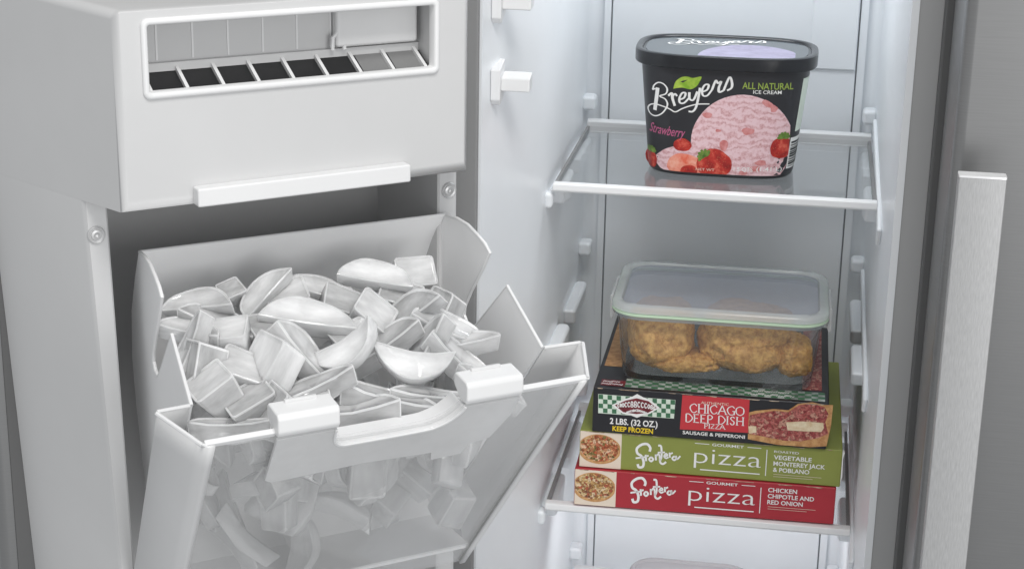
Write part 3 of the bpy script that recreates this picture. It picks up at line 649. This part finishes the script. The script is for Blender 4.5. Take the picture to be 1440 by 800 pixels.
BREY = [([(195, 255), (205, 210), (250, 172), (305, 178), (348, 225), (335, 280), (268, 310), (325, 335), (350, 385), (330, 440), (280, 495), (215, 522), (158, 505), (133, 455), (165, 412), (225, 398), (310, 415), (375, 438), (432, 464), (500, 430), (580, 400), (670, 380), (785, 378)], 17),
        ([(248, 225), (233, 330), (212, 462)], 36), ([(185, 248), (225, 238)], 22),
        ([(360, 300), (398, 272), (405, 330), (428, 402)], 27), ([(408, 300), (432, 278), (452, 300)], 22),
        ([(480, 335), (525, 315), (540, 268), (505, 268), (476, 322), (482, 368), (525, 368), (575, 318)], 22),
        ([(580, 258), (582, 325), (622, 335), (662, 250)], 24), ([(690, 212), (668, 330), (645, 415), (612, 456), (570, 455)], 24),
        ([(715, 252), (762, 232), (778, 182), (738, 184), (710, 240), (722, 292), (765, 290), (812, 232)], 22),
        ([(812, 232), (850, 140), (872, 165), (905, 150), (882, 210), (885, 256), (930, 240)], 24),
        ([(930, 240), (990, 105), (1016, 165), (1008, 215), (965, 240)], 24)]
leaf = Print(); lp = smooth_line([(412, 226), (440, 150), (500, 106), (560, 98), (620, 112), (704, 98), (686, 150), (650, 200), (590, 228), (500, 212), (412, 226)], 4)[:-1]
leaf.v = lp; leaf.f = [tuple(range(len(lp)))]
TP(leaf.px(brey), 'leaf', 'pleaf', .00025)
pr = Print()
for pts, wd in BREY: pr.stroke(pts, wd * 1.15, True, wd * .72)
TP(pr.px(brey), 'lettering', 'pwhite', .0005)
x0, y0 = tpx(1044, 124); TP(Print().text('ALL NATURAL', x0, y0 - .001, .0066, .0475, .012), 'lettering', 'pgreen', .0004)
x0, y0 = tpx(1059, 133); TP(Print().text('ICE CREAM', x0, y0 + .0002, .0036, .0265, .01), 'lettering', 'pwhite', .0004)
x0, y0 = tpx(910, 190); TP(Print().text('Strawberry', x0, y0, .0098, .0355, .004, 'LEFT', .35, -.055), 'lettering', 'ppink', .0004)
ZL = TZ0 + .0035
def tb_blob(cx, cy, rx, ry, name, mat, lift, **k):
    x, z = tpx(cx, cy); TP(Print().blob(x, z, rx * .00068, ry * .00071, clip=(-.078, .0658, ZL, 0), **k), name, mat, lift)
tb_blob(1043, 205, 71, 69, 'scoop', 'scoop', .0002, n=48, wob=.004, seed=2, rings=8)
tb_blob(962, 230, 42, 22, 'scoop', 'scoop', .00024, n=40, wob=.03, seed=5, rings=6)
for i, (cx, cy, rx, ry) in enumerate(((995, 163, 7, 4), (1052, 186, 9, 5), (1018, 206, 6, 8), (1080, 148, 10, 4), (1088, 155, 5, 5), (1070, 232, 8, 4), (1062, 240, 7, 4), (1045, 246, 6, 3), (1010, 185, 4, 2))):
    tb_blob(cx, cy, rx, ry, 'fruit_chunk', 'chunk', .00034, n=14, wob=.08, seed=i, rings=2, rot=-.5 if i in (3,) else 0)
for cx, cy, rx, ry, mat, l in ((959, 206, 13, 9, 'berry', .00036), (911, 231, 10, 13, 'berry', .00036), (962, 236, 26, 17, 'berryin', .00040), (968, 244, 12, 9, 'berry', .00046), (1004, 233, 25, 21, 'berry', .00050), (1099, 212, 16, 15, 'berry', .00050)):
    tb_blob(cx, cy, rx, ry, 'strawberry', mat, l, n=24, wob=.03, seed=int(cx), rings=4)
for cx, cy, s, ang in ((991, 222, 11, 2.2), (1102, 198, 9, 1.5), (912, 219, 8, 1.5)):
    pr = Print()
    for k in range(6):
        t = ang - 1.4 + k * .56; pr.stroke([(cx, cy), (cx + s * .6 * math.cos(t), cy - s * .5 * math.sin(t)), (cx + s * math.cos(t + .2), cy - s * math.sin(t + .2))], 4.5, True, None, .6)
    TP(pr.px(tpx), 'berry_stem', 'stem', .0006)
x0, y0 = tpx(978, 240); TP(Print().text('NET WT', x0, y0 - .0015, .0026, .018, .0), 'lettering', 'cream', .0007)
x0, y0 = tpx(1032, 240); TP(Print().text('1.5 QTS', x0, y0 - .002, .0042, .018, .01), 'lettering', 'pwhite', .0007)
x0, y0 = tpx(1064, 242); TP(Print().text('(1.41 L)', x0, y0 - .001, .0042, .024, .01), 'lettering', 'pwhite', .0007)
# side label with bar code
def sidemap(t, z, lift):
    a, b = tubab(z); a += lift; b += lift; c, s = math.cos(t), math.sin(t)
    return (a * math.copysign(abs(c) ** (2 / 3.6), c), b * math.copysign(abs(s) ** (2 / 3.6), s), z)
pr = Print()
for i in range(14): pr.rect(-.62 + i * .085, -.62 + (i + 1) * .085, -.4185, -.3875)
pr.build('bar_code_panel', 'pwhite', tb, tb, sidemap, .0003)
pr = Print()
for i in range(14): pr.rect(-.50 + i * .06, -.50 + (i + 1) * .06, -.382, -.3300)
pr.build('facts_panel', 'chkwhite', tb, tb, sidemap, .0003)
pr = Print(); zz = -.4165; rn = random.Random(3)
while zz < -.391:
    h = rn.choice((.0006, .0011, .0018))
    for i in range(6): pr.rect(-.58 + i * .09, -.58 + (i + 1) * .09, zz, zz + h)
    zz += h + rn.choice((.0006, .0010, .0014))
pr.build('bar_code', 'black', tb, tb, sidemap, .0006)
# print on the lid
def lidmap(x, y, lift): return (x, y, LZ + .0005 + lift)
pr = Print()
for pts, wd in BREY: pr.stroke(pts, wd * 1.25, True, wd * .8)
pr.v = [(-.058 + (X - 130) * .000105, .046 - (Y - 100) * .00010) for X, Y in pr.v]; pr.build('lettering', 'pwhite', lid, tb, lidmap, .0003)
Print().blob(.024, -.0490, .050, .068, 48, .004, 3, (-.066, .066, -.0490, .046), 8).build('scoop', 'plil', lid, tb, lidmap, .0002)

# ================================================================== frozen pizza boxes
def carton(label, mat, x0, x1, yf, depth, z0, z1, rz, BL, BRr, TL, name='pizza_box'):
    t = thing(name, label, 'pizza box', ((x0 + x1) / 2, yf, z0), rz); wdt = x1 - x0
    body = MB().box(-wdt / 2, wdt / 2, 0, depth, z0 + .0002, z1 - .0002).build('carton', mat, t, bevel=.0012, seg=2)
    pe = Print(); rn_ = random.Random(len(label)); xx = -wdt / 2 + .004
    while xx < wdt / 2 - .012:
        l_ = rn_.uniform(.004, .022); pe.poly([(xx, z1 - .0006), (xx + l_, z1 - .0006), (xx + l_ * .9, z1 - .0006 - rn_.uniform(.0004, .0011)), (xx + l_ * .15, z1 - .0006 - rn_.uniform(.0003, .0009))]); xx += l_ + rn_.uniform(.004, .03)
    pe_ = pe.build('worn_edge', 'kraft', t, t, lambda x, z, l: (x, -l, z), .0005); pe_['kind'] = 'stuff'
    ux, uy = BRr[0] - BL[0], BRr[1] - BL[1]; vx, vy = TL[0] - BL[0], TL[1] - BL[1]; det = ux * vy - uy * vx
    def px(X, Y):
        X -= BL[0]; Y -= BL[1]; return ((X * vy - Y * vx) / det * wdt - wdt / 2, z0 + (ux * Y - uy * X) / det * (z1 - z0))
    return t, body, px, (lambda x, z, l: (x, -l, z))
FRON = [([(785, 592), (793, 555), (762, 515), (705, 520), (655, 560), (660, 610), (700, 640), (722, 700), (712, 750), (672, 756), (660, 722)], 20), ([(640, 662), (735, 650)], 14),
        ([(745, 625), (748, 692)], 16), ([(748, 645), (775, 632)], 14), ([(800, 648), (780, 672), (800, 694), (822, 672), (800, 648)], 15),
        ([(848, 622), (850, 684)], 15), ([(850, 645), (876, 618), (888, 645), (890, 690)], 14), ([(875, 530), (905, 540), (908, 640), (892, 698), (920, 722), (955, 700)], 16), ([(870, 602), (945, 600)], 13),
        ([(938, 640), (970, 632), (955, 614), (935, 640), (955, 662), (980, 650)], 13), ([(992, 602), (994, 655)], 14), ([(994, 620), (1025, 605)], 13), ([(1040, 640), (1018, 662), (1040, 682), (1062, 660), (1040, 640)], 14), ([(1058, 635), (1070, 670), (1102, 638)], 13)]
def frontera(label, mat, x0, x1, yf, z0, z1, rz, BL, BRr, TL, o, pz, lines, small):
    t, body, px, mp = carton(label, mat, x0, x1, yf, .248, z0, z1, rz, BL, BRr, TL)
    wdt = x1 - x0; L = -wdt / 2 + .0006; hgt = z1 - z0
    def put(pr, name, m, lift): return pr.build(name, m, t, t, mp, lift)
    pw = .1605 * wdt
    put(Print().rect(L, L + pw, z0 + .0008, z1 - .0008), 'photo_panel', 'cream', .00015)
    put(Print().blob(L + pw * .47, z0 + hgt * .52, pw * .52, hgt * .40, 40, .006, 4, (L + .0003, L + pw - .001, z0 + .001, z1 - .001)), 'pizza_photo', 'crust', .0003)
    put(Print().blob(L + pw * .47, z0 + hgt * .545, pw * .475, hgt * .355, 40, .008, 6, (L + .0004, L + pw - .001, z0 + .001, z1 - .001)), 'pizza_photo', pz, .00045)
    pr = Print()
    for pts, wd in FRON: pr.stroke(pts, wd * 1.3, True)
    put(pr.px(lambda X, Y: px(800 + X / 7.27 + o[0], 600 + Y / 7.27 + o[1])), 'lettering', 'pwhite', .0003)
    u = wdt / 365.; zt = lambda f: z0 + hgt * f
    put(Print().text('pizza', L + 161 * u, zt(.36), .0178, 93 * u, -.012), 'lettering', 'pwhite', .0003)
    put(Print().text('GOURMET', L + 207 * u, zt(.845), .0030, 44 * u, .012, 'CENTER'), 'lettering', 'pwhite', .0003)
    put(Print().rect(L + 161 * u, L + 181 * u, zt(.875), zt(.892)).rect(L + 234 * u, L + 253 * u, zt(.875), zt(.892)).rect(L + 170 * u, L + 253 * u, zt(.175), zt(.205)), 'rule', 'pwhite', .0003)
    put(Print().rect(L + 260.5 * u, L + 261.7 * u, zt(.16), zt(.86)), 'rule', 'pwhite', .0003)
    zy = .76
    if small: put(Print().text(small, L + 271 * u, zt(.80), .0024, 34 * u, .01), 'lettering', 'pwhite', .0003); zy = .62
    for s_, wd in lines:
        put(Print().text(s_, L + 271 * u, zt(zy), .0046, wd * u, .02), 'lettering', 'pwhite', .0003); zy -= .165
    for k in range(2): put(Print().rect(L + 272 * u, L + (338 - 12 * k) * u, zt(zy + .09 - .06 * k), zt(zy + .10 - .06 * k)), 'rule', 'cream', .0003)
    return t
Z0 = -.7568; Z1 = Z0 + .0395; Z2 = Z1 + .0395; Z3 = Z2 + .0475
frontera('red frozen pizza box at the bottom of the stack', 'red', -.1972, .0592, 1.6135, Z0, Z1, R(1.2), (807, 708), (1172, 735), (809, 657), (0, 0), 'pizza2', [('CHICKEN', 40), ('CHIPOTLE AND', 64), ('RED ONION', 49)], None)
gb = frontera('green frozen pizza box between the red and the black box', 'green', -.1937, .0625, 1.6165, Z1, Z2, R(.5), (813, 656), (1182, 685), (816, 603), (7, -47.5), 'pizza1', [('VEGETABLE', 52), ('MONTEREY JACK', 71), ('& POBLANO', 50)], 'ROASTED')
MB().prism([(.1283, Z1 + .004), (.1296, Z1 + .012), (.1290, Z1 + .030), (.1302, Z1 + .0365), (.1281, Z2 - .0012), (.1281, Z1 + .003)], 'y', .0004, .006).build('curled_flap', 'pwhite', gb)
bx, body, bpx, bmp = carton('black deep dish pizza box on top of the stack, under the glass dish', 'blackc', -.1815, .0462, 1.6140, .226, Z2, Z3, R(.3), (833, 607), (1160, 632), (835, 543))
def BP(pr, name, mat, lift): return pr.build(name, mat, bx, bx, bmp, lift)
def bq(X, Y): return bpx(X, Y)
def crop(ox, oy, k): return lambda X, Y: bpx(ox + X / k, oy + Y / k)
c1 = crop(830, 535, 8.47)
BP(Print().poly([(100, 155), (1020, 228), (1005, 450), (100, 385)]).px(c1), 'banner', 'chkwhite', .0002)
pr = Print()
for r_ in range(4):
    for c_ in range(17):
        if (r_ + c_) % 2: continue
        P = lambda a, b_: (105 + a * 910 / 17, 160 + b_ * 54 + a * 70 / 17)
        pr.poly([P(c_, r_), P(c_ + 1, r_), P(c_ + 1, r_ + 1), P(c_, r_ + 1)])
BP(pr.px(c1), 'checker', 'chkgreen', .0003)
pr = Print().poly([(265, 285), (420, 215), (500, 190), (565, 155), (640, 195), (720, 225), (835, 320), (720, 390), (640, 410), (565, 440), (480, 405), (390, 390)])
BP(pr.px(c1), 'logo', 'pwhite', .0004)
pr = Print().poly([(300, 288), (430, 232), (560, 205), (700, 240), (800, 320), (700, 378), (560, 395), (400, 372)])
BP(pr.px(c1), 'logo', 'logo', .0005)
pr = Print(); rn = random.Random(8)                              # a white script wordmark on two lines, not legible in the photograph
for X0, X1, yb, hh, wd in ((335, 780, 292, 62, 11), (440, 690, 372, 26, 7)):
    X = X0
    while X < X1:
        f = (X - X0) / (X1 - X0); yy = yb + (X - X0) * .075 - 30 * math.sin(f * math.pi); h_ = hh * (.6 + .4 * math.sin(f * math.pi)); w_ = h_ * .45; k = rn.randrange(4)
        sh = [[(0, 0), (.2, -1), (.9, -.9), (.7, -.5), (.2, -.45), (1, -.3), (.8, 0), (0, 0)], [(1, -.8), (.4, -1), (0, -.5), (.4, 0), (1, -.2)], [(.1, 0), (.3, -1), (.8, 0), (1, -1)], [(.5, -1), (0, -.5), (.5, 0), (1, -.5), (.5, -1)]][k]
        pr.stroke([(X + a * w_, yy + b * h_ + a * w_ * .08 + h_ * .5) for a, b in sh], wd); X += w_ * 1.5
BP(pr.px(c1), 'wordmark', 'pwhite', .0006)
x0, z0 = c1(240, 505); BP(Print().text('2 LBS. (32 OZ.)', x0, z0 - .0005, .0064, .0470, .025), 'lettering', 'pwhite', .0003)
x0, z0 = c1(272, 588); BP(Print().text('KEEP FROZEN', x0, z0 - .0007, .0052, .0400, .03), 'lettering', 'pyellow', .0003)
c2 = crop(950, 545, 6.26)
BP(Print().poly([(62, 62), (645, 100), (640, 395), (45, 365)]).px(c2), 'red_panel', 'pred', .0002)
for body_, px0, wd_, h_, s_ in (('CHICAGO', (125, 212), 480, 75, 11), ('DEEP DISH', (85, 296), 520, 70, 11), ('PIZZA', (255, 352), 185, 38, 7)):
    pr = Print(); serif(pr, body_, 0, 0, h_, wd_, s_); sl = .066
    pr.v = [(px0[0] + X, px0[1] - Y + X * sl) for X, Y in pr.v]; BP(pr.px(c2), 'lettering', 'pwhite', .0003)
x0, z0 = c2(225, 138); BP(Print().text('AUTHENTIC', x0, z0, .0027, .0270, .0), 'lettering', 'cream', .0003)
x0, z0 = c2(70, 400); BP(Print().text('SAUSAGE & PEPPERONI', x0, z0 - .0006, .0036, .0605, .02), 'lettering', 'pwhite', .0003)
pp = [(640, 215), (700, 200), (860, 185), (980, 195), (1060, 140), (1180, 125), (1290, 150), (1360, 150), (1350, 330), (1320, 510), (1180, 520), (900, 500), (640, 450)]
BP(Print().poly(pp).px(c2), 'pizza_photo', 'crust', .0002)
pp = [(650, 240), (720, 222), (860, 200), (980, 212), (1070, 150), (1180, 135), (1290, 170), (1325, 230), (1300, 300), (1330, 400), (1240, 440), (1090, 468), (950, 462), (640, 400)]
BP(Print().poly(pp).px(c2), 'pizza_photo', 'pizza3', .0003)
BP(Print().poly([(965, 300), (1100, 292), (1280, 305), (1290, 350), (1270, 385), (1110, 378), (980, 370)]).px(c2), 'cheese', 'cheese', .00045)
BP(Print().poly([(640, 335), (710, 335), (712, 390), (650, 400)]).px(c2), 'cheese', 'cheese', .00045)
# print on the black box's top
def topmap(x, y, l): return (x, y, Z3 - .0002 + l)
h = .2277 / 2
Print().rect(h - .026, h - .007, .034, .215).build('top_photo', 'pizza3', bx, bx, topmap, .00012)
Print().rect(-h + .004, -h + .022, .060, .215).build('top_photo', 'crust', bx, bx, topmap, .0003)
Print().rect(-h + .030, h - .004, .0055, .0290).build('top_banner', 'chkpale', bx, bx, topmap, .0002)
pr = Print(); nn = 30
for r_ in range(4):
    for c_ in range(nn):
        if (r_ + c_) % 2 == 0: x_ = -h + .030 + c_ * .1937 / nn; pr.rect(x_, x_ + .1937 / nn, .006 + r_ * .0056, .006 + (r_ + 1) * .0056)
pr.build('top_checker', 'chkgreen', bx, bx, topmap, .0003)
pr = Print().rect(-h + .006, -h + .030, .006, .022); pr.build('top_logo', 'logo', bx, bx, topmap, .0003)
pr = Print()
for x_, y_, n_, w_ in ((-h + .007, .0085, 5, .0042), (-h + .008, .0150, 4, .0042), (.036, .0100, 10, .0045), (.040, .0190, 8, .0045)):
    for k in range(n_):
        a_ = x_ + k * w_; r_ = .5 + .5 * math.sin(k * 2.1 + x_ * 90)
        pr.stroke([(a_, y_), (a_ + w_ * .25, y_ + .0042 * (.6 + .4 * r_)), (a_ + w_ * .6, y_ + .002 * r_), (a_ + w_ * .85, y_ + .0036)], .0008)
pr.build('top_wordmark', 'pwhite', bx, bx, topmap, .0004)

# ================================================================== glass dish of breaded chicken
GX, GY, GZ = -.0655, 1.7115, Z3 + .0006
dz = thing('glass_food_container', 'rectangular glass food container with translucent green-sealed lid, on the black pizza box', 'food container', (GX, GY, GZ), R(.6))
LT = .078
def dr(w_, h_, r_, z): return [(x, y, z) for x, y in rr(w_, h_, r_, 8)]
MB().loft([dr(.176, .142, .020, GZ), dr(.184, .1500, .022, GZ + .0012), dr(.187, .1515, .024, GZ + .005), dr(.198, .1530, .026, GZ + .055), dr(.202, .1535, .026, GZ + .0670), dr(.199, .1505, .025, GZ + .0672), dr(.194, .149, .024, GZ + .055), dr(.182, .1465, .022, GZ + .008), dr(.174, .139, .018, GZ + .0050)]).build('glass_bowl', 'dishglass', dz, angle=60)
MB().loft([dr(.2060, .1545, .028, GZ + .0640), dr(.2070, .1555, .028, GZ + .0660), dr(.2060, .1545, .028, GZ + .0680), dr(.197, .147, .024, GZ + .0680), dr(.197, .147, .024, GZ + .0640)], loop=True).build('bowl_rim', 'dishrim', dz)
lidp = MB().loft([dr(.2095, .1555, .029, GZ + .0706), dr(.2125, .1585, .030, GZ + .0715), dr(.2125, .1585, .030, GZ + .0748), dr(.2105, .1565, .029, GZ + .0772), dr(.206, .152, .027, GZ + .0780), dr(.194, .140, .023, GZ + .0780), dr(.191, .137, .022, GZ + .0760), dr(.191, .137, .022, GZ + .0735), dr(.206, .152, .028, GZ + .0725)], loop=True).build('lid', 'lidrim', dz, angle=50)
MB().loft([dr(.1906, .1366, .0218, GZ + .0742), dr(.1906, .1366, .0218, GZ + .0757)]).build('lid_window', 'lidclear', lidp, dz)
MB().loft([dr(.2095, .1555, .029, GZ + .0672), dr(.2118, .1578, .030, GZ + .0682), dr(.2118, .1578, .030, GZ + .0703), dr(.204, .150, .028, GZ + .0703), dr(.204, .150, .028, GZ + .0672)], loop=True).build('lid_seal', 'seal', lidp, dz)
for s in (-1, 1):
    MB().prism([(s * .1064, GZ + .0745), (s * .1094, GZ + .0730), (s * .1098, GZ + .0500), (s * .1072, GZ + .0480), (s * .1048, GZ + .0545), (s * .1068, GZ + .0575)], 'y', -.032, .032).build('latch', 'frost', lidp, dz, bevel=.0008)
    mbx = MB()
for s, a_, b_, c_, rz_, off_, lb in ((0, .0330, .050, .0285, .12, (-.0570, -.0180, .0345), 'breaded chicken piece at the left end of the glass container'),
                                 (1, .0455, .050, .0290, -.08, (.0280, -.0180, .0350), 'widest breaded chicken piece, in the middle of the glass container'),
                                 (2, .0170, .026, .0200, .3, (.0740, -.0400, .0275), 'small breaded chicken piece at the right end of the glass container'),
                                 (3, .0330, .022, .0095, .05, (-.0300, -.0470, .0160), 'flat breaded chicken piece on the bottom of the glass container')):
    ch = thing('breaded_chicken', lb, 'chicken', (GX + off_[0], GY + off_[1], GZ + .0063), 0)
    bm = bmesh.new(); bmesh.ops.create_icosphere(bm, subdivisions=7 if s == 1 else 6, radius=1)
    for v in bm.verts:
        p = v.co.copy(); p = Vector([math.copysign(abs(q) ** .66, q) for q in p]); k = 1 + .11 * noise.noise(p * 1.7 + Vector((s * 5.1, 0, 0))) + .05 * noise.noise(p * 4 + Vector((s, 3, 0)))
        q = Vector((a_ * p.x * k, b_ * p.y * k, c_ * p.z * k))
        q += p.normalized() * (.0009 * noise.noise(q * 330 + Vector((0, s, 0))) + .0009 * noise.noise(q * 760))
        q.z = max(q.z, -off_[2] + .0066 + .0004 * noise.noise(q * 300)); q = Matrix.Rotation(rz_, 3, 'Z') @ q
        q.y = max(q.y, -.0690 - off_[1]); v.co = q
    me = bpy.data.meshes.new('breading'); bm.to_mesh(me); bm.free(); me.materials.append(MT['chicken']); me.polygons.foreach_set('use_smooth', [True] * len(me.polygons))
    o = bpy.data.objects.new('breading', me); COL.objects.link(o); o.parent = ch; o.location = (0, 0, off_[2] - .0063)

# ================================================================== grey tub below the lower shelf
gt = thing('storage_tub', 'grey lidded storage tub below the lower shelf', 'storage tub', (-.087, 1.787, -.9640))
def gr(w_, h_, r_, z): return [(x, y, z) for x, y in rr(w_, h_, r_, 7)]
MB().loft([gr(.118, .085, .022, -.964), gr(.130, .095, .026, -.928)]).build('tub_body', 'grease', gt)
MB().loft([gr(.1345, .1005, .029, -.9285), gr(.1365, .1025, .030, -.927), gr(.1365, .1025, .030, -.922), gr(.133, .099, .028, -.9200), gr(.124, .090, .024, -.9200), gr(.122, .088, .023, -.9222)]).build('tub_lid', 'grease', gt)
shelf(-.9645, 'lowest glass freezer shelf, carrying the grey storage tub')
